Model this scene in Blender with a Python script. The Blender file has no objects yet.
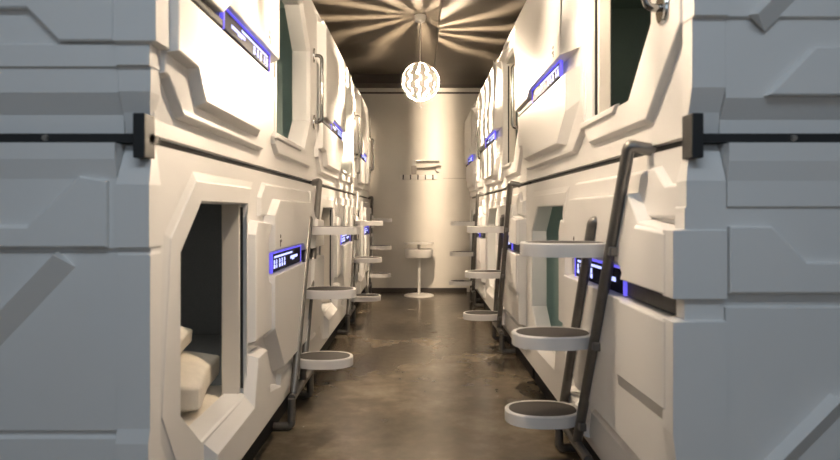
import bpy, bmesh, math, random
from mathutils import Vector, Matrix
from mathutils.geometry import tessellate_polygon

random.seed(7)
sc = bpy.context.scene
C = sc.collection
PI = math.pi

# ---------------------------------------------------------------- materials
def nodes_of(name):
    m = bpy.data.materials.new(name)
    m.use_nodes = True
    nt = m.node_tree
    return m, nt, nt.nodes['Principled BSDF']

def mat(name, col, rough=0.5, metal=0.0, noise=0.0, scale=8.0, bump=0.0, bscale=200.0, coat=0.0, spec=None, trans=0.0):
    m, nt, b = nodes_of(name)
    b.inputs['Roughness'].default_value = rough
    b.inputs['Metallic'].default_value = metal
    b.inputs['Coat Weight'].default_value = coat
    b.inputs['Transmission Weight'].default_value = trans
    if spec is not None:
        b.inputs['Specular IOR Level'].default_value = spec
    tc = nt.nodes.new('ShaderNodeTexCoord')
    n = nt.nodes.new('ShaderNodeTexNoise')
    n.inputs['Scale'].default_value = scale
    n.inputs['Detail'].default_value = 5
    nt.links.new(tc.outputs['Object'], n.inputs['Vector'])
    r = nt.nodes.new('ShaderNodeValToRGB')
    a = max(0.0, 1 - noise); c = 1 + noise * 0.5
    r.color_ramp.elements[0].position = 0.3
    r.color_ramp.elements[1].position = 0.7
    r.color_ramp.elements[0].color = (col[0]*a, col[1]*a, col[2]*a, 1)
    r.color_ramp.elements[1].color = (min(1, col[0]*c), min(1, col[1]*c), min(1, col[2]*c), 1)
    nt.links.new(n.outputs['Fac'], r.inputs['Fac'])
    nt.links.new(r.outputs['Color'], b.inputs['Base Color'])
    if bump > 0:
        n2 = nt.nodes.new('ShaderNodeTexNoise')
        n2.inputs['Scale'].default_value = bscale
        nt.links.new(tc.outputs['Object'], n2.inputs['Vector'])
        bp = nt.nodes.new('ShaderNodeBump')
        bp.inputs['Strength'].default_value = bump
        bp.inputs['Distance'].default_value = 0.002
        nt.links.new(n2.outputs['Fac'], bp.inputs['Height'])
        nt.links.new(bp.outputs['Normal'], b.inputs['Normal'])
    return m

def emit(name, col, strength):
    m, nt, b = nodes_of(name)
    b.inputs['Base Color'].default_value = (*[c*0.3 for c in col], 1)
    b.inputs['Emission Color'].default_value = (*col, 1)
    b.inputs['Emission Strength'].default_value = strength
    return m

M = {}
M['shell'] = mat('pod_shell_plastic', (0.80, 0.785, 0.765), 0.36, noise=0.02, scale=3, bump=0.06, bscale=260)
M['dark_line'] = mat('black_steel_and_gaps', (0.018, 0.019, 0.02), 0.5)
M['plinth'] = mat('plinth_black', (0.012, 0.012, 0.012), 0.7)
M['charcoal'] = mat('charcoal_lining', (0.22, 0.23, 0.24), 0.85, noise=0.25, scale=300)
M['green_lining'] = mat('green_grey_lining', (0.24, 0.29, 0.26), 0.8, noise=0.1, scale=200)
M['teal_lining'] = mat('pale_teal_lining', (0.42, 0.52, 0.48), 0.8, noise=0.08, scale=200)
M['door'] = mat('door_beige', (0.74, 0.69, 0.62), 0.4)
M['dark_chrome'] = mat('dark_chrome', (0.30, 0.29, 0.28), 0.15, metal=1.0)
M['chrome'] = mat('chrome', (0.75, 0.74, 0.72), 0.12, metal=1.0)
M['rail'] = mat('rail_grey_metal', (0.19, 0.184, 0.175), 0.36, metal=0.7, noise=0.08, scale=30)
M['tread'] = mat('tread_white', (0.72, 0.70, 0.68), 0.42, noise=0.05)
M['pad'] = mat('rubber_pad', (0.05, 0.045, 0.04), 0.75, noise=0.3, scale=300, bump=0.2, bscale=400)
M['screen'] = mat('screen_black', (0.006, 0.007, 0.02), 0.5, spec=0.06)
M['cabin'] = emit('cabin_light', (1.0, 0.93, 0.8), 16)
M['icon'] = emit('screen_icons', (0.45, 0.5, 1.0), 1.7)
M['glow'] = emit('blue_light_strip', (0.17, 0.14, 1.0), 0.9)
M['linen'] = mat('cream_linen', (0.80, 0.74, 0.64), 0.9, noise=0.08, scale=20, bump=0.25, bscale=120)
M['white'] = mat('white_enamel', (0.82, 0.79, 0.74), 0.4)
M['white_wire'] = mat('white_plastic', (0.8, 0.77, 0.72), 0.5)
M['black'] = mat('black_metal', (0.02, 0.02, 0.02), 0.45)
M['greybox'] = mat('grey_plastic', (0.42, 0.38, 0.34), 0.5)
M['mark'] = mat('dark_sticker', (0.05, 0.045, 0.04), 0.6)
M['bulb'] = emit('warm_bulb', (1.0, 0.785, 0.565), 56000)
M['bulb_big'] = emit('warm_bulb_frosted', (1.0, 0.79, 0.575), 8200)
M['steel'] = mat('brushed_steel', (0.5, 0.48, 0.45), 0.3, metal=1.0)

def shade_mat(k):
    m, nt, b = nodes_of('lamp_shade_plastic')
    tr = nt.nodes.new('ShaderNodeBsdfTranslucent')
    tr.inputs['Color'].default_value = (0.80, 0.76, 0.70, 1)
    b.inputs['Base Color'].default_value = (0.85, 0.84, 0.82, 1)
    b.inputs['Roughness'].default_value = 0.35
    mx = nt.nodes.new('ShaderNodeMixShader')
    mx.inputs['Fac'].default_value = k
    out = nt.nodes['Material Output']
    nt.links.new(b.outputs[0], mx.inputs[1])
    nt.links.new(tr.outputs[0], mx.inputs[2])
    nt.links.new(mx.outputs[0], out.inputs['Surface'])
    return m
M['shade'] = shade_mat(0.06); M['bulb_shade'] = M['shade']; M['bulb_big_shade'] = shade_mat(0.15)

def floor_mat():
    m, nt, b = nodes_of('polished_concrete')
    tc = nt.nodes.new('ShaderNodeTexCoord')
    n = nt.nodes.new('ShaderNodeTexNoise'); n.inputs['Scale'].default_value = 1.9; n.inputs['Detail'].default_value = 9; n.inputs['Roughness'].default_value = 0.62
    n2 = nt.nodes.new('ShaderNodeTexNoise'); n2.inputs['Scale'].default_value = 14; n2.inputs['Detail'].default_value = 6
    nt.links.new(tc.outputs['Object'], n.inputs['Vector'])
    nt.links.new(tc.outputs['Object'], n2.inputs['Vector'])
    mx = nt.nodes.new('ShaderNodeMix'); mx.data_type = 'FLOAT'; mx.inputs[0].default_value = 0.15
    nt.links.new(n.outputs['Fac'], mx.inputs[2]); nt.links.new(n2.outputs['Fac'], mx.inputs[3])
    r = nt.nodes.new('ShaderNodeValToRGB')
    e = r.color_ramp.elements
    e[0].position = 0.25; e[0].color = (0.052, 0.043, 0.030, 1)
    e[1].position = 0.75; e[1].color = (0.30, 0.25, 0.18, 1)
    k = e.new(0.51); k.color = (0.135, 0.110, 0.078, 1)
    nt.links.new(mx.outputs[0], r.inputs['Fac'])
    nt.links.new(r.outputs['Color'], b.inputs['Base Color'])
    rr = nt.nodes.new('ShaderNodeMapRange'); rr.inputs[3].default_value = 0.14; rr.inputs[4].default_value = 0.32
    b.inputs['Coat Weight'].default_value = 0.08; b.inputs['Coat Roughness'].default_value = 0.18
    nt.links.new(n2.outputs['Fac'], rr.inputs[0])
    nt.links.new(rr.outputs[0], b.inputs['Roughness'])
    bp = nt.nodes.new('ShaderNodeBump'); bp.inputs['Strength'].default_value = 0.06; bp.inputs['Distance'].default_value = 0.004
    nt.links.new(n2.outputs['Fac'], bp.inputs['Height']); nt.links.new(bp.outputs['Normal'], b.inputs['Normal'])
    return m
M['floor'] = floor_mat()
M['wall'] = mat('back_wall_plaster', (0.75, 0.71, 0.64), 0.5, noise=0.05, scale=2.5, bump=0.15, bscale=60)
M['ceiling'] = mat('ceiling_dark_paint', (0.078, 0.066, 0.050), 0.6, noise=0.2, scale=2, bump=0.2, bscale=40)
M['beam'] = mat('beam_dark_paint', (0.05, 0.04, 0.03), 0.6, noise=0.2, scale=3)
M['sidewall'] = mat('side_wall_paint', (0.25, 0.25, 0.25), 0.8)
M['base'] = mat('baseboard_dark', (0.05, 0.042, 0.035), 0.6)

# ---------------------------------------------------------------- helpers
def finish(name, bm, m, parent=None, smooth=False, recalc=True):
    if recalc:
        bmesh.ops.recalc_face_normals(bm, faces=bm.faces)
    me = bpy.data.meshes.new(name)
    bm.to_mesh(me); bm.free()
    o = bpy.data.objects.new(name, me)
    C.objects.link(o)
    if m: me.materials.append(m)
    if smooth:
        for p in me.polygons: p.use_smooth = True
        try: me.set_sharp_from_angle(angle=math.radians(40))
        except Exception: pass
    if parent: o.parent = parent
    return o

def tag(o, label, cat, group=None):
    o['label'] = label; o['category'] = cat
    if group: o['group'] = group
    return o

def thing(name, label, cat, loc=(0, 0, 0), group=None, rotz=0):
    o = bpy.data.objects.new(name, None); C.objects.link(o)
    o.empty_display_size = 0.1
    o.location = loc; o.rotation_euler = (0, 0, rotz)
    return tag(o, label, cat, group)

def struct(o):
    o['kind'] = 'structure'; return o

def box(bm, a, b):
    x0, y0, z0 = a; x1, y1, z1 = b
    v = [bm.verts.new(p) for p in ((x0,y0,z0),(x1,y0,z0),(x1,y1,z0),(x0,y1,z0),(x0,y0,z1),(x1,y0,z1),(x1,y1,z1),(x0,y1,z1))]
    for f in ((0,3,2,1),(4,5,6,7),(0,1,5,4),(1,2,6,5),(2,3,7,6),(3,0,4,7)):
        bm.faces.new([v[i] for i in f])

def bevel_box(bm, a, b, r=0.004, seg=2):
    t = bmesh.new(); box(t, a, b)
    bmesh.ops.bevel(t, geom=list(t.edges), offset=r, segments=seg, affect='EDGES', profile=0.5)
    me = bpy.data.meshes.new('tmp'); t.to_mesh(me); t.free()
    bm.from_mesh(me); bpy.data.meshes.remove(me)

def tube(bm, pts, r, seg=12, cap=True):
    """a tube through the points, with mitred bends"""
    pts = [Vector(p) for p in pts]
    n = len(pts); rings = []
    d0 = (pts[1] - pts[0]).normalized()
    up = Vector((0, 0, 1)) if abs(d0.z) < 0.9 else Vector((1, 0, 0))
    side = d0.cross(up).normalized()
    for i, p in enumerate(pts):
        if i == 0: t = (pts[1] - p).normalized(); k = 1
        elif i == n-1: t = (p - pts[i-1]).normalized(); k = 1
        else:
            a = (p - pts[i-1]).normalized(); b = (pts[i+1] - p).normalized()
            t = (a + b).normalized(); k = 1 / max(0.5, t.dot(a))
        if i > 0:
            side = (side - t * side.dot(t)).normalized()
        w = t.cross(side).normalized()
        ring = []
        for j in range(seg):
            an = 2*PI*j/seg
            ring.append(bm.verts.new(p + (side*math.cos(an) + w*math.sin(an)) * r * (k if 0 < i < n-1 else 1)**0.5))
        rings.append(ring)
    for i in range(n-1):
        for j in range(seg):
            bm.faces.new((rings[i][j], rings[i][(j+1) % seg], rings[i+1][(j+1) % seg], rings[i+1][j]))
    if cap:
        bm.faces.new(rings[0][::-1]); bm.faces.new(rings[-1])

def bend(p0, p1, p2, r, n=6):
    """points rounding the corner p1"""
    p0, p1, p2 = Vector(p0), Vector(p1), Vector(p2)
    a = p1 + (p0-p1).normalized()*r; b = p1 + (p2-p1).normalized()*r
    out = []
    for i in range(n+1):
        t = i/n
        out.append(a*(1-t)**2 + p1*2*t*(1-t) + b*t*t)
    return out

def lathe(bm, prof, seg=32, ctr=(0, 0, 0)):
    rings = []
    for r, z in prof:
        if r < 1e-6:
            rings.append([bm.verts.new((ctr[0], ctr[1], ctr[2]+z))])
        else:
            rings.append([bm.verts.new((ctr[0]+r*math.cos(2*PI*j/seg), ctr[1]+r*math.sin(2*PI*j/seg), ctr[2]+z)) for j in range(seg)])
    for a, b in zip(rings, rings[1:]):
        for j in range(seg):
            k = (j+1) % seg
            if len(a) == 1 and len(b) == 1: continue
            if len(a) == 1: bm.faces.new((a[0], b[j], b[k]))
            elif len(b) == 1: bm.faces.new((a[j], a[k], b[0]))
            else: bm.faces.new((a[j], a[k], b[k], b[j]))

def area2(P):
    return sum(P[i][0]*P[(i+1) % len(P)][1] - P[(i+1) % len(P)][0]*P[i][1] for i in range(len(P)))

def inset(P, ins):
    """offset every edge of the polygon inward; ins is one number or one per edge (edge i runs from point i)"""
    n = len(P)
    if not isinstance(ins, (list, tuple)): ins = [ins]*n
    sgn = 1 if area2(P) > 0 else -1
    L = []
    for i in range(n):
        a, b = P[i], P[(i+1) % n]
        dx, dy = b[0]-a[0], b[1]-a[1]; l = math.hypot(dx, dy)
        nx, ny = -dy/l*sgn, dx/l*sgn
        L.append((a[0]+nx*ins[i], a[1]+ny*ins[i], dx/l, dy/l))
    out = []
    for i in range(n):
        a = L[i-1]; b = L[i]
        den = a[2]*b[3]-a[3]*b[2]
        if abs(den) < 1e-6: out.append((b[0], b[1])); continue
        t = ((b[0]-a[0])*b[3]-(b[1]-a[1])*b[2])/den
        out.append((a[0]+a[2]*t, a[1]+a[3]*t))
    return out

class Face:
    """draws relief in a local frame: fn(u, v, p) -> world"""
    def __init__(self, bm, fn): self.bm = bm; self.fn = fn
    def v(self, u, v, p): return self.bm.verts.new(self.fn(u, v, p))
    def fill(self, loops, p):
        vl = [[Vector((a, b, 0)) for a, b in lp] for lp in loops]
        flat = [pt for lp in loops for pt in lp]
        vs = [self.v(a, b, p) for a, b in flat]
        for t in tessellate_polygon(vl):
            try: self.bm.faces.new([vs[i] for i in t])
            except ValueError: pass
        out = []; k = 0
        for lp in loops:
            out.append(vs[k:k+len(lp)]); k += len(lp)
        return out
    def band(self, A, pa, B, pb):
        """quads between loop A at height pa and loop B at height pb"""
        n = len(A)
        va = [self.v(a, b, pa) for a, b in A] if pa is not None else A
        vb = [self.v(a, b, pb) for a, b in B] if pb is not None else B
        for i in range(n):
            k = (i+1) % n
            self.bm.faces.new((va[i], va[k], vb[k], vb[i]))
    def plate(self, P, p0, p1, ins=0.012, holes=(), hole_ins=0.012):
        T = inset(P, ins)
        # small rounded shoulder: an intermediate ring
        S = inset(T, -0.004)
        pm = p1 - 0.003 * (1 if p1 > p0 else -1)
        self.band(P, p0, S, pm); self.band(S, pm, T, p1)
        H = []
        for h in holes:
            HT = inset(h, -hole_ins)
            self.band(h, p0, HT, p1); H.append(HT)
        self.fill([T] + H, p1)
    def ridge(self, A, B, wa, wb, hgt, p0):
        """a ridge from A to B: wide slope wa on its left side, wb on its right"""
        dx, dy = B[0]-A[0], B[1]-A[1]; l = math.hypot(dx, dy); nx, ny = -dy/l, dx/l
        q = [(A[0]+nx*wa, A[1]+ny*wa), A, (A[0]-nx*wb, A[1]-ny*wb)]
        w = [(B[0]+nx*wa, B[1]+ny*wa), B, (B[0]-nx*wb, B[1]-ny*wb)]
        ps = (p0, p0+hgt, p0)
        a = [self.v(*q[i], ps[i]) for i in range(3)]; b = [self.v(*w[i], ps[i]) for i in range(3)]
        for i in range(2): self.bm.faces.new((a[i], a[i+1], b[i+1], b[i]))
        self.bm.faces.new(a); self.bm.faces.new(b[::-1])

# ---------------------------------------------------------------- the pods
H = 1.12
NEAR = 1.5
LEN = 2.30
WALL = 8.0
DEEP = 1.74          # outer back of the pods
WS = {-1: 0.70, 1: 0.715}
Z_LO, Z_GAP0, Z_GAP1, Z_HI = 0.145, 1.299, 1.323, 2.50

def pod(side, tier, idx, label):
    W = WS[side]
    L = LEN if idx < 2 else (WALL - 0.012 - (NEAR + 2*LEN))
    y0 = NEAR + idx*LEN
    flip = (side == -1) == (tier == 1)       # opening at the far end
    sc_u = (L - 0.012) / LEN
    def fy(u): return (y0 + L - 0.006 - u*sc_u) if flip else (y0 + 0.006 + u*sc_u)
    def fn(u, z, p): return Vector((side*(W - p), fy(u), z))
    root = thing('capsule_pod', label, 'sleeping pod', (side*(W+DEEP)/2, y0 + L/2, 0 if tier == 0 else Z_GAP1), 'sleeping capsule pods')
    off = Vector(root.location)
    def put(name, bm, m, par=None, smooth=False, label=None):
        bmesh.ops.translate(bm, verts=bm.verts, vec=-off)
        o = finish(name, bm, m, par or root, smooth)
        if label: o['label'] = label
        return o
    U = LEN
    bm = bmesh.new(); F = Face(bm, fn)
    if tier == 1:
        zl, zh = Z_GAP1, Z_HI
        o0, o1 = (0.21, 0.85) if side == 1 else (0.25, 1.07)
        s = 0.93 if side == 1 else 1.20
        sz0, sz1, ps = (1.752, 1.822, 0.050) if side == 1 else (1.724, 1.792, 0.050)
        x0, x1 = (1.15, 1.80) if side == 1 else (1.36, 1.93)
        op = [(o0, 1.69), (o0+0.18, 1.50), (o1, 1.50), (o1, 2.33), (o0+0.22, 2.33), (o0, 2.12)]
        F.fill([[(0, zl), (U, zl), (U, zh), (0, zh)], op], 0.0)
        # frame round the opening
        F.plate([(0.0, 1.62), (0.235, 1.395), (o1-0.02, 1.395), (o1+0.04, 1.44), (o1+0.04, 2.43), (0.0, 2.43)], 0.0, 0.022, 0.012, [op], 0.012)
        # sill step under the opening
        F.plate([(o0+0.30, 1.465), (o1+0.06, 1.465), (o1+0.06, 1.498), (o0+0.26, 1.498)], 0.02, 0.034, 0.008)
        # middle plate
        F.plate([(s-0.05, 1.49), (s+0.13, 1.385), (2.17, 1.388), (2.27, 1.478), (U, 1.485), (U, 2.45), (s-0.05, 2.45)], 0.0, 0.026, 0.012)
        # thick control plate: below and above the screen slot
        ni = 0.13 if side == 1 else 0.07
        F.plate([(s, 1.60), (s+0.22, 1.432), (2.09, 1.436), (2.155, 1.535), (U-0.01, 1.545), (U-0.01, sz0-0.004), (s, sz0-0.004)],
                0.024, 0.058, [0.06, 0.02, 0.02, 0.012, 0.012, 0.006, ni])
        F.plate([(s, sz1+0.004), (x1, sz1+0.004), (x1+0.06, sz1-0.038), (U-0.01, sz1-0.038), (U-0.01, 2.40), (s+0.08, 2.40), (s, 2.30)],
                0.024, 0.080, [0.006, 0.006, 0.006, 0.012, 0.03, 0.03, ni])
        # top notches
        F.plate([(0.30, 2.445), (0.95, 2.445), (0.90, 2.49), (0.35, 2.49)], 0.0, 0.02, 0.008)
        F.plate([(1.25, 2.46), (2.1, 2.46), (2.05, 2.495), (1.3, 2.495)], 0.0, 0.02, 0.008)
        jd = 0.06 if side == 1 else 0.088
    else:
        zl, zh = Z_LO, Z_GAP0
        o0, o1 = (0.22, 1.00) if side == 1 else (0.155, 0.80)
        s = 1.18 if side == 1 else 1.06
        x0, x1 = (1.31, 1.90) if side == 1 else (1.10, 1.72)
        op = [(o0, 1.00), (o0, 0.53), (o0+0.16, 0.39), (o1, 0.39), (o1, 1.15), (o0+0.16, 1.15)]
        F.fill([[(0, zl), (U, zl), (U, zh), (0, zh)], op], 0.0)
        # large frame plate round the opening
        F.plate([(0.0, 0.56), (0.20, 0.215), (o1+0.12, 0.215), (o1+0.20, 0.30), (o1+0.02, 0.42), (o1+0.02, 1.10), (o1+0.06, 1.17), (o1+0.10, 1.245),
                 (0.26, 1.245), (0.06, 1.06)], 0.0, 0.008, 0.03, [op], 0.006)
        # step along the top
        F.plate([(o1+0.16, 1.185), (o1+0.24, 1.252), (U-0.26, 1.252), (U-0.10, 1.16), (U-0.10, 1.10), (o1+0.16, 1.10)], 0.0, 0.016, 0.012)
        # block beside the door
        F.plate([(o1+0.015, 0.585), (s+0.03, 0.585), (s+0.03, 0.80), (s-0.03, 0.82), (s-0.03, 1.00), (s+0.06, 1.07), (o1+0.05, 1.09), (o1+0.015, 1.03)], 0.0, 0.036, 0.012)
        # thick sill rising to the block beside the door
        F.plate([(0.32, 0.20), (o1+0.50, 0.20), (o1+0.42, 0.30), (o1+0.22, 0.335), (o1+0.17, 0.54), (o1+0.015, 0.54), (o1-0.03, 0.392), (o0+0.17, 0.384)],
                0.0, 0.045, [0.012, 0.012, 0.012, 0.012, 0.02, 0.02, 0.055, 0.03])
        # control plates
        F.plate([(s, 0.935), (x1, 0.935), (x1+0.05, 0.895), (U, 0.895), (U, 1.075), (U-0.22, 1.10), (U-0.30, 1.185), (s+0.10, 1.185), (s, 1.11)], 0.0, 0.052, 0.014)
        F.plate([(s, 0.835), (s, 0.55), (s+0.16, 0.36), (U, 0.36), (U, 0.835)], 0.0, 0.052, [0.014, 0.04, 0.02, 0.0, 0.006])
        # extra shoulder at the solid end
        F.plate([(U-0.24, 1.082), (U, 1.070), (U, 0.90), (U-0.37, 0.90)], 0.05, 0.068, [0.010, 0.0, 0.006, 0.03])
        F.plate([(U-0.37, 0.833), (U, 0.833), (U, 0.55), (U-0.40, 0.54)], 0.05, 0.068, [0.004, 0.0, 0.05, 0.03])
        F.plate([(U-0.235, 1.255), (U-0.23, 1.10), (U-0.01, 1.10), (U-0.01, 1.20), (U-0.10, 1.20), (U-0.17, 1.255)], 0.0, 0.022, 0.012)
        # low wall strip
        F.plate([(o1+0.45, 0.19), (U-0.02, 0.19), (U-0.02, 0.33), (o1+0.50, 0.33)], 0.0, 0.022, 0.016)
        sz0, sz1, ps = 0.842, 0.930, 0.022
        jd = 0.085
    # jamb
    jin = inset(op, 0.0)
    F.band(op, 0.0, jin, -jd)
    # body box
    e0, e1 = fn(0, zl, 0), fn(U, zl, 0)
    ya, yb = min(e0.y, e1.y), max(e0.y, e1.y)
    xi, xo = side*W, side*DEEP
    for q in (((xi,ya,zl),(xo,ya,zl),(xo,yb,zl),(xi,yb,zl)), ((xi,ya,zh),(xo,ya,zh),(xo,yb,zh),(xi,yb,zh)),
              ((xi,ya,zl),(xo,ya,zl),(xo,ya,zh),(xi,ya,zh)), ((xi,yb,zl),(xo,yb,zl),(xo,yb,zh),(xi,yb,zh)),
              ((xo,ya,zl),(xo,yb,zl),(xo,yb,zh),(xo,ya,zh))):
        bm.faces.new([bm.verts.new(p) for p in q])
    bmesh.ops.remove_doubles(bm, verts=bm.verts, dist=0.0002)
    put('shell', bm, M['shell'])
    # lining of the cabin
    bm = bmesh.new()
    t = 0.035; xa, xb = side*(W+0.012), side*(DEEP-t)
    za, zb = zl+t, zh-t
    y_a, y_b = ya+t, yb-t
    for q in (((xa,y_a,za),(xb,y_a,za),(xb,y_b,za),(xa,y_b,za)), ((xa,y_a,zb),(xb,y_a,zb),(xb,y_b,zb),(xa,y_b,zb)),
              ((xa,y_a,za),(xb,y_a,za),(xb,y_a,zb),(xa,y_a,zb)), ((xa,y_b,za),(xb,y_b,za),(xb,y_b,zb),(xa,y_b,zb)),
              ((xb,y_a,za),(xb,y_b,za),(xb,y_b,zb),(xb,y_a,zb))):
        bm.faces.new([bm.verts.new(p) for p in q])
    lin = {(-1, 0): 'charcoal', (1, 0): 'teal_lining', (-1, 1): 'teal_lining', (1, 1): 'green_lining'}[(side, tier)]
    put('interior_lining', bm, M[lin])
    bm = bmesh.new()
    ym = (ya+yb)/2; xs = sorted((side*1.25, side*1.29))
    bevel_box(bm, (xs[0], ym-0.35, zb-0.016), (xs[1], ym+0.35, zb-0.001), 0.004)
    put('cabin_light', bm, M['cabin'], label='lit strip lamp under the cabin roof')
    # sliding door leaf, parked beside the opening
    bm = bmesh.new(); Fd = Face(bm, fn)
    dz0, dz1 = (1.47, 2.36) if tier == 1 else (0.36, 1.19)
    dl = 0.05 if tier == 0 else 0.04
    dd = -0.095 if tier == 0 else -0.075
    a = fn(o1-0.012, dz0, -0.0205); b = fn(o1+0.55, dz1, dd)
    lo = Vector((min(a.x,b.x), min(a.y,b.y), min(a.z,b.z))); hi = Vector((max(a.x,b.x), max(a.y,b.y), max(a.z,b.z)))
    bevel_box(bm, lo, hi, 0.006, 2)
    put('sliding_door', bm, M['door'])
    bm = bmesh.new()  # black strip put in as the shaded gap between facade and door leaf
    a = fn(o1-0.006, dz0+0.05, -0.010); b = fn(o1+0.03, dz1-0.05, -0.020)
    lo = Vector((min(a.x,b.x), min(a.y,b.y), min(a.z,b.z))); hi = Vector((max(a.x,b.x), max(a.y,b.y), max(a.z,b.z)))
    box(bm, lo, hi)
    put('door_gap_shade', bm, M['dark_line'], label='black strip for the shade in the gap beside the sliding door')
    # screen
    bm = bmesh.new(); Fs = Face(bm, fn)
    Fs.plate([(x0, sz0), (x1, sz0), (x1, sz1), (x0, sz1)], ps-0.004, ps+0.008, 0.003)
    scr = put('control_panel', bm, M['screen'], label='black touch panel with lit icons')
    bm = bmesh.new(); Fi = Face(bm, fn)
    hh = sz1 - sz0
    def ic(u0, z0, u1, z1):
        q = [(u0, z0), (u1, z0), (u1, z1), (u0, z1)]
        Fi.plate(q, ps+0.0078, ps+0.0105, 0.0008)
    def W_(t): return x0 + t*(x1-x0)
    def Z_(t): return sz0 + t*hh
    # the row of time digits and the small symbols beneath, the text line above
    ic(W_(0.06), Z_(0.74), W_(0.66), Z_(0.80))
    for k, (t0, w) in enumerate(((0.05, 0.035), (0.12, 0.02), (0.21, 0.035), (0.29, 0.03), (0.37, 0.035))):
        ic(W_(t0), Z_(0.20), W_(t0+w), Z_(0.34))
        ic(W_(t0+0.005), Z_(0.42), W_(t0+w*0.8), Z_(0.60))
    ic(W_(0.60), Z_(0.42), W_(0.86), Z_(0.54)); ic(W_(0.66), Z_(0.34), W_(0.74), Z_(0.40))
    put('icons', bm, M['icon'], scr)
    bm = bmesh.new(); Fg = Face(bm, fn)
    g = 0.005
    Fg.plate([(x0-g, sz0-0.001), (x0-0.001, sz0-0.001), (x0-0.001, sz1+0.001), (x0-g, sz1+0.001)], ps-0.004, ps+0.012, 0.001)
    Fg.plate([(x1+0.001, sz0), (x1+g, sz0), (x1+g, sz1), (x1+0.001, sz1)], ps-0.004, ps+0.012, 0.001)
    Fg.plate([(x0, sz1+0.0005), (x1, sz1+0.0005), (x1, sz1+0.0025), (x0, sz1+0.0025)], ps-0.004, ps+0.014, 0.0004)
    put('light_strip', bm, M['glow'], scr, label='blue glowing edge')
    # dark slot beside the screen
    bm = bmesh.new(); Fl = Face(bm, fn)
    e_ = U-0.012
    Fl.plate([(x1+g+0.002, sz0), (e_, sz0), (e_, sz0+(0.022 if tier == 1 else 0.05)), (x1+g+0.002, sz0+(0.024 if tier == 1 else 0.052))], 0.0, ps+(0.009 if tier == 1 else 0), 0.002)
    put('slot', bm, M['dark_line'], label='black slot beside the control panel')
    # little sticker above the screen
    bm = bmesh.new(); Fm = Face(bm, fn)
    c = x0 + (0.05 if side == 1 else 0.07); zz = sz1 + 0.05
    pm = 0.0795 if tier == 1 else 0.0515
    for (du, dz, ru, rz) in ((0, 0.026, 0.009, 0.009), (0.004, 0.004, 0.016, 0.007), (-0.004, -0.012, 0.007, 0.012)):
        pts = [(c+du+ru*math.cos(2*PI*k/10), zz+dz+rz*math.sin(2*PI*k/10)) for k in range(10)]
        Fm.plate(pts, pm-0.001, pm+0.0015, 0.0005)
    put('sticker', bm, M['mark'])
    if tier == 1:
        # chrome grab handle by the opening
        u = 0.115
        bm = bmesh.new()
        zt, zbm, pr = 2.13, 1.70, 0.072
        pts = [fn(u, zbm, 0.018)] + bend(fn(u, zbm, 0.018), fn(u, zbm, pr), fn(u, zt, pr), 0.03) + bend(fn(u, zbm, pr), fn(u, zt, pr), fn(u, zt, 0.018), 0.03) + [fn(u, zt, 0.018)]
        tube(bm, pts, 0.0115, 14)
        hd = put('handle', bm, M['dark_chrome'], smooth=True, label='dark chrome grab handle')
        for z in (zbm, zt):
            bm = bmesh.new(); Fh = Face(bm, fn)
            pts = [(u+0.034*math.cos(2*PI*k/20), z+0.05*math.sin(2*PI*k/20)) for k in range(20)]
            Fh.plate(pts, 0.02, 0.031, 0.006)
            put('handle_plate', bm, M['chrome'], hd, smooth=True)
        # dark strip under the pod
        bm = bmesh.new()
        xs = sorted((side*(W+0.03), side*(DEEP-0.02)))
        box(bm, (xs[0], ya+0.012, Z_GAP0+0.0015), (xs[1], yb-0.012, Z_GAP1))
        put('mounting_strip', bm, M['dark_line'], label='black steel strip under the pod')
    else:
        bm = bmesh.new()
        xs = sorted((side*(W+0.05), side*(DEEP-0.02)))
        box(bm, (xs[0], ya+0.03, 0.0), (xs[1], yb-0.03, Z_LO))
        put('plinth', bm, M['plinth'], label='black recessed plinth')
        bm = bmesh.new()
    if idx == 0:
        end_panel(side, tier, put, W, ya)
    return root

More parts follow.
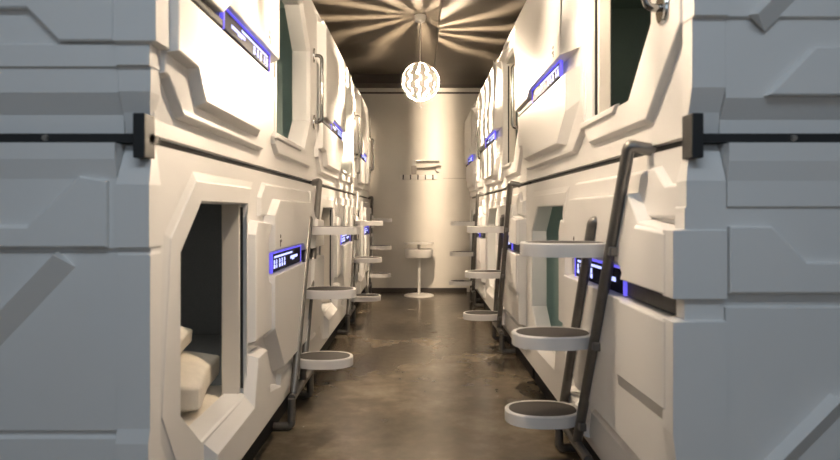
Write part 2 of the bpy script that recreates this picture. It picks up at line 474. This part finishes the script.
def end_panel(side, tier, put, W, yend):
    """the relief on the end that faces the camera: local (a = distance from aisle centre, z, q = towards the camera)"""
    def fn(a, z, q): return Vector((side*a, yend - q, z))
    bm = bmesh.new(); F = Face(bm, fn)
    D = DEEP
    ci, co = W+0.004, W+0.075          # corner column
    def strip(prof, a0, a1):
        K = 1.25
        A_ = [W+e[2] if len(e) > 2 else a0 for e in prof]
        va = [F.v(A_[i], e[0], e[1]*K) for i, e in enumerate(prof)]; vb = [F.v(a1, e[0], e[1]*K) for e in prof]
        wa = [F.v(A_[i], e[0], -0.012) for i, e in enumerate(prof)]; wb = [F.v(a1, e[0], -0.002) for e in prof]
        for i in range(len(prof)-1):
            bm.faces.new((va[i], va[i+1], vb[i+1], vb[i]))
            if prof[i][0] != prof[i+1][0]:
                bm.faces.new((wa[i], wa[i+1], va[i+1], va[i])); bm.faces.new((vb[i], vb[i+1], wb[i+1], wb[i]))
    if tier == 1:
        if side == -1:
            prof = [(1.323, 0), (1.323, 0.006), (1.375, 0.006), (1.428, 0.030), (1.491, 0.030), (1.494, 0.036), (1.549, 0.036), (1.552, 0.030), (2.498, 0.030), (2.498, 0)]
            strip(prof, co, D)
            F.plate([(co+0.002, 1.556), (0.925, 1.556), (1.005, 1.638), (D, 1.638), (D, 2.49), (co+0.002, 2.49)], 0.0363, 0.0575, [0.004, 0.010, 0.006, 0.004, 0.004, 0.004])
            cp = [(1.323, 0, .004), (1.323, 0.002, .004), (1.38, 0.014, .002), (1.43, 0.034, -.010), (1.493, 0.034, -.012), (1.495, 0.044, -.014), (1.548, 0.044, -.014), (1.553, 0.054, -.036), (2.498, 0.054, -.036), (2.498, 0, -.036)]
            strip(cp, ci, co-0.003)
        else:
            prof = [(1.323, 0), (1.323, 0.006), (1.362, 0.006), (1.414, 0.030), (1.617, 0.030), (1.621, 0.038), (2.498, 0.038), (2.498, 0)]
            strip(prof, co, D)
            F.plate([(0.885, 1.418), (1.005, 1.541), (D, 1.541), (D, 1.418)], 0.0363, 0.0550, [0.009, 0.004, 0.004, 0.004])
            F.ridge((0.850, 1.617), (1.30, 2.067), 0.012, 0.05, 0.032, 0.046)
            cp = [(1.323, 0, -.004), (1.323, 0.004, -.006), (1.38, 0.012, -.010), (1.44, 0.034, -.014), (1.617, 0.034, -.014), (1.621, 0.046, -.016), (2.498, 0.046, -.016), (2.498, 0, -.016)]
            strip(cp, ci, co-0.003)
    else:
        if side == -1:
            prof = [(0.15, 0), (0.15, 0.030), (0.535, 0.030), (0.54, 0.022), (0.553, 0.022), (0.558, 0.030), (1.015, 0.030), (1.018, 0.024), (1.024, 0.024), (1.027, 0.034),
                    (1.205, 0.034), (1.255, 0.044), (1.297, 0.044), (1.297, 0)]
            strip(prof, co, D)
            F.plate([(co+0.02, 1.03), (D, 1.03), (D, 1.088), (1.003, 1.088), (0.873, 1.212), (co+0.02, 1.20)], 0.0413, 0.0575, [0.004, 0.004, 0.01, 0.012, 0.004, 0.004])
            F.ridge((1.35, 0.56), (0.921, 1.012), 0.05, 0.012, 0.036, 0.037)
            cp = [(0.15, 0, -.012), (0.15, 0.046, -.012), (0.53, 0.046, -.012), (0.565, 0.038, -.012), (1.01, 0.038, -.012), (1.018, 0.032, -.010), (1.026, 0.032, -.010), (1.03, 0.044, -.013), (1.19, 0.044, -.013), (1.297, 0.003, .002), (1.297, 0, .002)]
            strip(cp, ci, co-0.003)
        else:
            prof = [(0.15, 0), (0.15, 0.030), (0.872, 0.030), (0.876, 0.018), (0.905, 0.018), (0.909, 0.030), (1.13, 0.030), (1.135, 0.036), (1.20, 0.036), (1.25, 0.044), (1.297, 0.044), (1.297, 0)]
            strip(prof, co, D)
            F.plate([(co+0.004, 0.912), (D, 0.912), (D, 0.991), (0.997, 0.991), (0.908, 1.083), (co+0.004, 1.083)], 0.0363, 0.0525, [0.004, 0.004, 0.004, 0.009, 0.004, 0.004])
            F.ridge((0.80, 0.375), (1.066, 0.644), 0.012, 0.05, 0.032, 0.037)
            F.plate([(1.066, 0.644), (D, 0.644), (D, 0.625), (1.075, 0.625)], 0.0363, 0.0625, 0.004)
            cp = [(0.15, 0, -.06), (0.15, 0.040, -.06), (0.42, 0.040, -.05), (0.55, 0.040, -.066), (0.838, 0.040, -.066), (0.842, 0.028, -.03), (0.894, 0.028, -.03), (0.898, 0.040, -.066), (1.072, 0.040, -.066), (1.076, 0.036, -.034), (1.13, 0.036, -.034), (1.134, 0.036, -.030), (1.20, 0.036, -.030), (1.297, 0.004, -.004), (1.297, 0, -.004)]
            strip(cp, ci, co-0.003)
    put('end_panel', bm, M['shell'])
    if tier == 1:
        # steel corner bracket over the joint, black strip along the end, bolts
        bm = bmesh.new()
        x = sorted((side*(W-0.004), side*(W+0.027))) if side == -1 else (W-0.022, W+0.008)
        bevel_box(bm, (x[0], yend-0.060, 1.258), (x[1], yend-0.002, 1.372), 0.003)
        put('corner_bracket', bm, M['dark_line'], label='black steel bracket joining the two tiers')
        bm = bmesh.new()
        x = sorted((side*(W-0.004), side*(DEEP)))
        box(bm, (x[0], yend-0.034, 1.3000), (x[1], yend+0.02, 1.3228))
        put('edge_strip', bm, M['dark_line'])
        for a in (0.963 if side == -1 else 0.966, 1.55):
            bm = bmesh.new()
            bmesh.ops.create_cone(bm, cap_ends=True, segments=16, radius1=0.009, radius2=0.007, depth=0.008, matrix=Matrix.Translation((side*a, yend-0.038, 1.311)) @ Matrix.Rotation(PI/2, 4, 'X'))
            put('bolt', bm, M['steel'], smooth=True)

LAB = {
 (-1,0,0): 'white lower capsule pod nearest on the left, with bedding in its doorway',
 (-1,0,1): 'middle lower white capsule pod of the left row, behind the first ladder',
 (-1,0,2): 'farthest lower white capsule pod of the left row, against the back wall',
 (-1,1,0): 'nearest upper white capsule pod of the left row, above the bedding doorway',
 (-1,1,1): 'middle upper white capsule pod of the left row',
 (-1,1,2): 'farthest upper white capsule pod of the left row, against the back wall',
 (1,0,0): 'nearest lower white capsule pod on the right, behind the large grey ladder',
 (1,0,1): 'middle lower white capsule pod of the right row',
 (1,0,2): 'farthest lower white capsule pod of the right row, against the back wall',
 (1,1,0): 'nearest upper white capsule pod on the right with open dark green doorway',
 (1,1,1): 'middle upper white capsule pod of the right row',
 (1,1,2): 'farthest upper white capsule pod of the right row, against the back wall',
}
for side in (-1, 1):
    for tier in (0, 1):
        for idx in range(3):
            pod(side, tier, idx, LAB[(side, tier, idx)])

# ---------------------------------------------------------------- ladders
def tread_shape(x_in, x_out, hw):
    """outline of one tread: a long oval reaching from the rails out over the aisle"""
    xm = (x_in+x_out)/2; ra = (x_in-x_out)/2
    pts = []
    for i in range(40):
        a = 2*PI*i/40
        c, d = math.cos(a), math.sin(a)
        pts.append((xm + ra*math.copysign(abs(c)**0.86, c), hw*math.copysign(abs(d)**0.9, d)))
    return pts

def ladder(side, ytop, dirn, lab, idx, ks=1.0):
    W = WS[side]
    vl1, vs0, vs1, b0, b1 = (0.58, 0.37, 0.84, 0.42, 0.88) if side == 1 else (0.54, 0.34, 0.78, 0.32, 0.82)
    lat = 0.652
    t = thing('bunk_ladder', lab, 'ladder', (side*lat, ytop+dirn*0.6*ks, 0), 'bunk ladders')
    off = Vector(t.location)
    def P(a, v, z): return Vector((side*a, ytop + dirn*v*ks, z)) - off
    R = 0.020
    zb = 0.165
    # long rail with its bent top reaching the joint between the tiers
    bm = bmesh.new()
    top = P(lat, 0, 1.325); low = P(lat, vl1, zb+0.01); arm = P(W+0.012, -0.01, 1.311)
    tube(bm, [arm] + bend(arm, top, low, 0.016) + [low], R)
    finish('rail', bm, M['rail'], t, True)
    bm = bmesh.new()
    top = P(lat, vs0, 1.085); low = P(lat, vs1, zb+0.01); arm = P(W+0.004, vs0, 1.085)
    tube(bm, [arm] + bend(arm, top, low, 0.016) + [low], R)
    finish('rail', bm, M['rail'], t, True)
    # base bar with a leg at each end
    bm = bmesh.new()
    a, b = P(lat, b0, zb), P(lat, b1, zb)
    tube(bm, [a, b], R*0.98)
    finish('base_bar', bm, M['rail'], t, True)
    for v in (b0, b1):
        bm = bmesh.new()
        p0, p1, p2 = P(lat, v, zb), P(lat, v, 0.024), P(W+0.045, v, 0.024)
        tube(bm, [p0] + bend(p0, p1, p2, 0.025) + [p2], R*0.98)
        finish('foot', bm, M['rail'], t, True)
    # treads
    for z in ((1.012, 0.650, 0.287) if side == 1 else (1.032, 0.675, 0.325)):
        vl = (1.325-z)/(1.325-zb)*vl1; vs = vs0 + (1.085-z)/(1.085-zb)*(vs1-vs0)
        vc = (vl+vs)/2; hw = 0.110*ks
        sh = tread_shape(lat+0.03, 0.365, hw)
        def fn(a, w, h): return Vector((side*a, ytop + dirn*vc*ks + w, z-0.048+h)) - off
        bm = bmesh.new(); F = Face(bm, fn)
        ins = inset(sh, 0.016)
        F.fill([sh], 0.0)
        F.band(sh, 0.0, sh, 0.044); F.band(sh, 0.044, inset(sh, 0.004), 0.048); F.band(inset(sh, 0.004), 0.048, ins, 0.048); F.band(ins, 0.048, ins, 0.042)
        F.fill([ins], 0.042)
        bmesh.ops.remove_doubles(bm, verts=bm.verts, dist=0.0003)
        tr = finish('tread', bm, M['tread'], t, True)
        bm = bmesh.new(); F = Face(bm, fn)
        i2 = inset(sh, 0.0175)
        F.band(i2, 0.0425, i2, 0.0475); F.fill([i2], 0.0475); F.fill([i2], 0.0425)
        bmesh.ops.remove_doubles(bm, verts=bm.verts, dist=0.0003)
        pd = finish('tread_pad', bm, M['pad'], tr, False)
        pd['label'] = 'dark rubber pad'
        # clamps to the rails
        for v in (vl, vs):
            bm = bmesh.new()
            c = P(lat, v, z-0.024)
            bevel_box(bm, (c.x-0.014, c.y-0.026, c.z-0.016), (c.x+0.014, c.y+0.026, c.z+0.016), 0.004)
            finish('clamp', bm, M['rail'], tr)
    return t

k3 = 0.826
ladder(1, 1.77, 1, 'dark grey pod ladder nearest the camera on the right, white oval treads', 0)
ladder(1, 1.77+LEN, 1, 'second dark grey pod ladder of the right row', 1)
ladder(1, 6.1+0.27*k3, 1, 'farthest dark grey pod ladder on the right, near the back wall', 2, 0.9)
ladder(-1, 3.74, -1, 'nearest grey pod ladder of the left row, white oval treads', 0)
ladder(-1, 3.74+LEN, -1, 'second grey pod ladder of the left row', 1)
ladder(-1, 6.1+2.22*k3, -1, 'farthest grey pod ladder on the left, near the back wall', 2, 0.9)

# ---------------------------------------------------------------- bedding in the nearest lower left pod
def soft(name, ctr, size, rot, label, cat, seed, m, puff=0.5):
    bm = bmesh.new()
    bmesh.ops.create_cube(bm, size=1.0)
    bmesh.ops.subdivide_edges(bm, edges=bm.edges, cuts=9, use_grid_fill=True)
    rnd = random.Random(seed)
    ph = [rnd.uniform(0, 6) for _ in range(6)]
    for v in bm.verts:
        x, y, z = v.co*2
        k = (1 - puff*0.42*(abs(x)**3.0)) * (1 - puff*0.42*(abs(y)**3.0)) if abs(z) > 0.01 else 1
        edge = max(abs(x), abs(y))
        zz = z * (1 - 0.82*edge**3.5*puff*1.6) if puff > 0.3 else z*(1-0.3*edge**6)
        pinch = 1 - 0.06*(1-abs(x)*abs(y))*edge
        w = 0.05*math.sin(3.1*x+ph[0]) * math.cos(2.7*y+ph[1]) + 0.03*math.sin(6.3*x+5*y+ph[2])
        v.co = Vector((x*size[0]/2*pinch, y*size[1]/2*pinch, (zz + w*(1 if z > -0.5 else 0.3))*size[2]/2))
    o = finish(name, bm, m, None, True)
    o.location = ctr; o.rotation_euler = rot
    s = o.modifiers.new('s', 'SUBSURF'); s.levels = 1; s.render_levels = 1
    return tag(o, label, cat)

bm = bmesh.new()
bevel_box(bm, (-1.66, 1.56, 0.182), (-0.79, 3.72, 0.325), 0.03, 4)
tag(finish('mattress', bm, M['charcoal'], None, True), 'dark grey mattress inside the nearest lower left pod', 'mattress')
soft('folded_sheet', (-1.05, 2.10, 0.352), (0.56, 0.72, 0.06), (0.0, 0.0, 0.05), 'folded cream sheet spread on the mattress under the blanket', 'sheet', 8, M['linen'], 0.25)
soft('blanket', (-1.08, 2.22, 0.462), (0.52, 0.50, 0.175), (0.0, 0.03, 0.2), 'plump folded cream blanket lying under the pillow in the nearest left doorway', 'blanket', 3, M['linen'], 0.40)
soft('pillow', (-1.14, 2.16, 0.612), (0.48, 0.44, 0.15), (0.0, 0.06, 0.25), 'cream pillow lying topmost on the folded blanket in the nearest left doorway', 'pillow', 5, M['linen'], 0.5)

# ---------------------------------------------------------------- pendant lamps
def lamp(x, y, zc, zceil, lab, phase, scale=1.0, rb=0.016, bm_='bulb'):
    t = thing('pendant_lamp', lab, 'lamp', (x, y, zc), 'pendant globe lamps')
    R = 0.182*scale
    bm = bmesh.new(); lathe(bm, [(0, zceil-zc), (0.056, zceil-zc), (0.056, zceil-zc-0.02), (0.045, zceil-zc-0.055), (0.02, zceil-zc-0.068), (0, zceil-zc-0.068)], 28)
    finish('canopy', bm, M['white'], t, True)
    bm = bmesh.new(); tube(bm, [(0, 0, zceil-zc-0.06), (0, 0, 0.07)], 0.0045, 8)
    finish('cord', bm, M['white'], t, True)
    bm = bmesh.new(); lathe(bm, [(0, 0.085), (0.014, 0.085), (0.015, 0.03), (0.010, -0.008), (0, -0.008)], 20)
    finish('socket', bm, M['white'], t, True)
    bm = bmesh.new()
    bmesh.ops.create_icosphere(bm, subdivisions=2, radius=rb, matrix=Matrix.Translation((0, 0, -0.024)))
    b = finish('bulb', bm, M[bm_], t, True)
    # zigzag shade panels
    N = 12
    nl = 54
    tops, steps = math.radians(82), 9
    for k in range(N):
        az = 2*PI*k/N + phase
        bm = bmesh.new()
        ring = []
        for i in range(nl+1):
            la = -tops + 2*tops*i/nl
            cell = int((i/nl)*steps*0.9999)
            sg = 1 if (cell % 2 == 0) else -1
            hw = math.radians(11.1)
            amp = math.radians(4.8)*sg*(1 if 0 < cell and la < 0.40 else 0)
            off_ = {1: 0 if k == 2 else amp, -1: 0 if k == 3 else amp, 0: 0}
            r_ = R*(1.0 if k % 2 == 0 else 0.95)
            row = []
            for (rr) in (r_, r_-0.0025):
                for s_ in (-1, 0, 1):
                    a = az + off_[s_] + s_*hw
                    row.append(bm.verts.new((rr*math.cos(la)*math.cos(a), rr*math.cos(la)*math.sin(a), rr*math.sin(la))))
            ring.append(row)
        for i in range(nl):
            a, c = ring[i], ring[i+1]
            for j in (0, 1):
                bm.faces.new((a[j], a[j+1], c[j+1], c[j]))
                bm.faces.new((a[3+j+1], a[3+j], c[3+j], c[3+j+1]))
            bm.faces.new((a[0], c[0], c[3], a[3])); bm.faces.new((a[2], a[5], c[5], c[2]))
        bm.faces.new((ring[0][0], ring[0][3], ring[0][4], ring[0][5], ring[0][2], ring[0][1]))
        bm.faces.new((ring[-1][0], ring[-1][1], ring[-1][2], ring[-1][5], ring[-1][4], ring[-1][3]))
        finish('shade_panel', bm, M[bm_+'_shade'], t, False)
    for s_ in (-1, 1):
        bm = bmesh.new(); lathe(bm, [(0, s_*R*0.985+0.004), (0.022, s_*R*0.985+0.003), (0.025, s_*R*0.985), (0.022, s_*R*0.985-0.003), (0, s_*R*0.985-0.004)], 24)
        finish('end_cap', bm, M['shade'], t, True)
    bm = bmesh.new(); tube(bm, [(0, 0, -R*0.97), (0, 0, -R-0.045)], 0.0025, 8)
    lathe(bm, [(0, -R-0.040), (0.009, -R-0.046), (0.011, -R-0.055), (0.007, -R-0.066), (0, -R-0.068)], 14)
    finish('pull_cord', bm, M['white'], t, True)
    return t

CEIL = 2.98; SOFF = 2.84; STEPX = 0.19
lamp(0.012, 5.4, 2.35, CEIL, 'white globe pendant lamp hanging above the far half of the aisle', 0.18)
lamp(0.012, 2.0, 2.35, CEIL, 'white globe pendant lamp hanging above the near end of the aisle', 0.10, 1.0, 0.034, 'bulb_big')

# ---------------------------------------------------------------- back wall things
tb = thing('pedestal_table', 'small round white pedestal table standing against the back wall', 'table', (0.0, 7.62, 0))
bm = bmesh.new(); lathe(bm, [(0, 0.712), (0.196, 0.712), (0.2, 0.708), (0.2, 0.698), (0.195, 0.694), (0, 0.694)], 48)
finish('table_top', bm, M['white'], tb, True)
bm = bmesh.new(); lathe(bm, [(0, 0.694), (0.022, 0.694), (0.022, 0.64), (0.022, 0.62), (0, 0.62)], 24)
finish('collar', bm, M['steel'], tb, True)
bm = bmesh.new(); lathe(bm, [(0, 0.625), (0.178, 0.625), (0.186, 0.618), (0.186, 0.53), (0.176, 0.515), (0, 0.505)], 48)
finish('seat_drum', bm, M['white'], tb, True)
bm = bmesh.new(); lathe(bm, [(0, 0.51), (0.020, 0.51), (0.020, 0.03), (0, 0.03)], 24)
finish('column', bm, M['white'], tb, True)
bm = bmesh.new(); lathe(bm, [(0, 0.034), (0.03, 0.034), (0.19, 0.016), (0.2, 0.010), (0.2, 0.0), (0, 0.0)], 48)
finish('base', bm, M['white'], tb, True)

# px on the wall plane -> x, z   (8 m away)
def wx(px): return (px-419)*WALL/570
def wz(py): return H + (212-py)*WALL/570
rk = thing('coat_rack', 'white wall rail with five black coat hooks on the back wall', 'coat rack', (wx(418), WALL, wz(177.5)))
bm = bmesh.new(); bevel_box(bm, (wx(399.5)-wx(418), -0.02, -0.032), (wx(437)-wx(418), -0.001, 0.032), 0.004)
finish('rail_board', bm, M['white_wire'], rk)
for px in (403.3, 410.6, 418, 425.4, 432.8):
    bm = bmesh.new(); x = wx(px)-wx(418)
    tube(bm, [(x, -0.018, 0.028), (x, -0.03, 0.03), (x, -0.034, 0.0), (x, -0.05, -0.026), (x, -0.072, -0.022), (x, -0.08, 0.0)], 0.008, 8)
    finish('hook', bm, M['black'], rk, True)
sh = thing('wall_shelf', 'small glass wall shelf with metal rail above the coat hooks', 'shelf', (wx(426), WALL, wz(166)))
X = lambda px: wx(px)-wx(426)
Z = lambda py: wz(py)-wz(166)
bm = bmesh.new(); bevel_box(bm, (X(411.5), -0.07, Z(174)), (X(416.5), -0.001, Z(166)), 0.006)
finish('bracket', bm, M['greybox'], sh)
bm = bmesh.new(); bevel_box(bm, (X(412.5), -0.06, Z(166)), (X(416), -0.001, Z(159.8)), 0.006)
finish('bracket', bm, M['white_wire'], sh)
gl = mat('shelf_glass', (0.9, 0.93, 0.9), 0.08, trans=0.9)
bm = bmesh.new(); bevel_box(bm, (X(416), -0.11, Z(162)), (X(439), -0.004, Z(161.3)), 0.002)
finish('glass_shelf', bm, gl, sh)
bm = bmesh.new(); tube(bm, [(X(416), -0.05, Z(168.5)), (X(424), -0.07, Z(168.6)), (X(432), -0.08, Z(168)), (X(437), -0.06, Z(167)), (X(440), -0.03, Z(166.4)), (X(440.5), -0.002, Z(166.4))], 0.012, 8)
finish('rail', bm, M['steel'], sh, True)
bm = bmesh.new()
pts = [(X(437.8)+0.036*math.cos(2*PI*i/16), -0.04, Z(169)+0.045*math.sin(2*PI*i/16)) for i in range(14)]
tube(bm, pts, 0.009, 8)
finish('ring', bm, M['steel'], sh, True)

# ---------------------------------------------------------------- the room
RX = 1.80; REAR = -3.0; TOP = CEIL
def sbox(name, a, b, m):
    bm = bmesh.new(); box(bm, a, b); return struct(finish(name, bm, m))
sbox('floor', (-RX-0.1, REAR-0.1, -0.1), (RX+0.1, WALL+0.1, 0.0), M['floor'])
sbox('wall_back', (-RX-0.1, WALL, 0.0), (RX+0.1, WALL+0.1, TOP), M['wall'])
sbox('wall_left', (-RX-0.1, REAR, 0.0), (-RX, WALL, TOP), M['sidewall'])
sbox('wall_right', (RX, REAR, 0.0), (RX+0.1, WALL, TOP), M['sidewall'])
sbox('ceiling', (-RX-0.1, REAR-0.1, TOP), (RX+0.1, WALL+0.1, TOP+0.1), M['ceiling'])
sbox('trim_1', (STEPX, 1.0, SOFF), (RX, WALL-0.32, TOP), M['ceiling'])            # lowered soffit over the right row
sbox('trim_2', (-RX, WALL-0.30, 2.86), (RX, WALL, TOP), M['beam'])                # beam along the back wall
sbox('trim_3', (-RX, WALL-0.012, wz(93.8)), (RX, WALL, wz(92.2)), M['base'])        # dark groove under the beam
sbox('trim_4', (wx(443), WALL-0.0015, wz(178.6)), (RX, WALL, wz(178.1)), M['greybox'])
sbox('baseboard_back', (-0.66, WALL-0.014, 0.0), (0.67, WALL, 0.055), M['base'])
# rear wall with a wide window opening
sbox('wall_rear', (-RX-0.1, REAR-0.1, 0), (RX+0.1, REAR, 1.45), M['sidewall'])
sbox('wall_rear', (-RX-0.1, REAR-0.1, 2.92), (RX+0.1, REAR, TOP), M['sidewall'])
bm = bmesh.new()
for a, b in (((-RX, REAR-0.08, 1.45), (-RX+0.06, REAR-0.02, 2.92)), ((RX-0.06, REAR-0.08, 1.45), (RX, REAR-0.02, 2.92)), ((-0.03, REAR-0.08, 1.45), (0.03, REAR-0.02, 2.92)),
             ((-RX, REAR-0.08, 1.45), (RX, REAR-0.02, 1.51)), ((-RX, REAR-0.08, 2.86), (RX, REAR-0.02, 2.92))):
    box(bm, a, b)
struct(finish('window_1', bm, M['sidewall']))

# daylight through the rear window
li = bpy.data.lights.new('window_daylight', 'AREA'); li.shape = 'RECTANGLE'; li.size = 3.4; li.size_y = 1.4
li.energy = 13; li.color = (0.70, 0.85, 1.0)
lo = bpy.data.objects.new('window_daylight', li); C.objects.link(lo)
lo.location = (0, REAR-0.15, 2.18); lo.rotation_euler = (PI/2, 0, 0)   # faces +Y

l2 = bpy.data.lights.new('corridor_light', 'AREA'); l2.shape = 'RECTANGLE'; l2.size = 2.2; l2.size_y = 0.7
l2.energy = 32; l2.color = (0.72, 0.86, 1.0)
o2 = bpy.data.objects.new('corridor_light', l2); C.objects.link(o2); o2.location = (0, -0.35, TOP-0.02)

w = bpy.data.worlds.new('world'); sc.world = w; w.use_nodes = True
bg = w.node_tree.nodes['Background']; bg.inputs[0].default_value = (0.6, 0.72, 0.9, 1); bg.inputs[1].default_value = 0.25

# ---------------------------------------------------------------- camera
cam = bpy.data.cameras.new('camera'); co = bpy.data.objects.new('camera', cam); C.objects.link(co)
cam.sensor_width = 36; cam.lens = 36*570/840
cam.shift_x = 1/840; cam.shift_y = -18/840
co.location = (0, 0, H); co.rotation_euler = (PI/2, 0, 0)
cam.dof.use_dof = True; cam.dof.focus_distance = 4.2; cam.dof.aperture_fstop = 2.8
cam.clip_start = 0.05
sc.camera = co
sc.view_settings.view_transform = 'Standard'
sc.view_settings.look = 'None'
sc.view_settings.gamma = 1
sc.view_settings.exposure = 0.0
sc.view_settings.use_curve_mapping = False
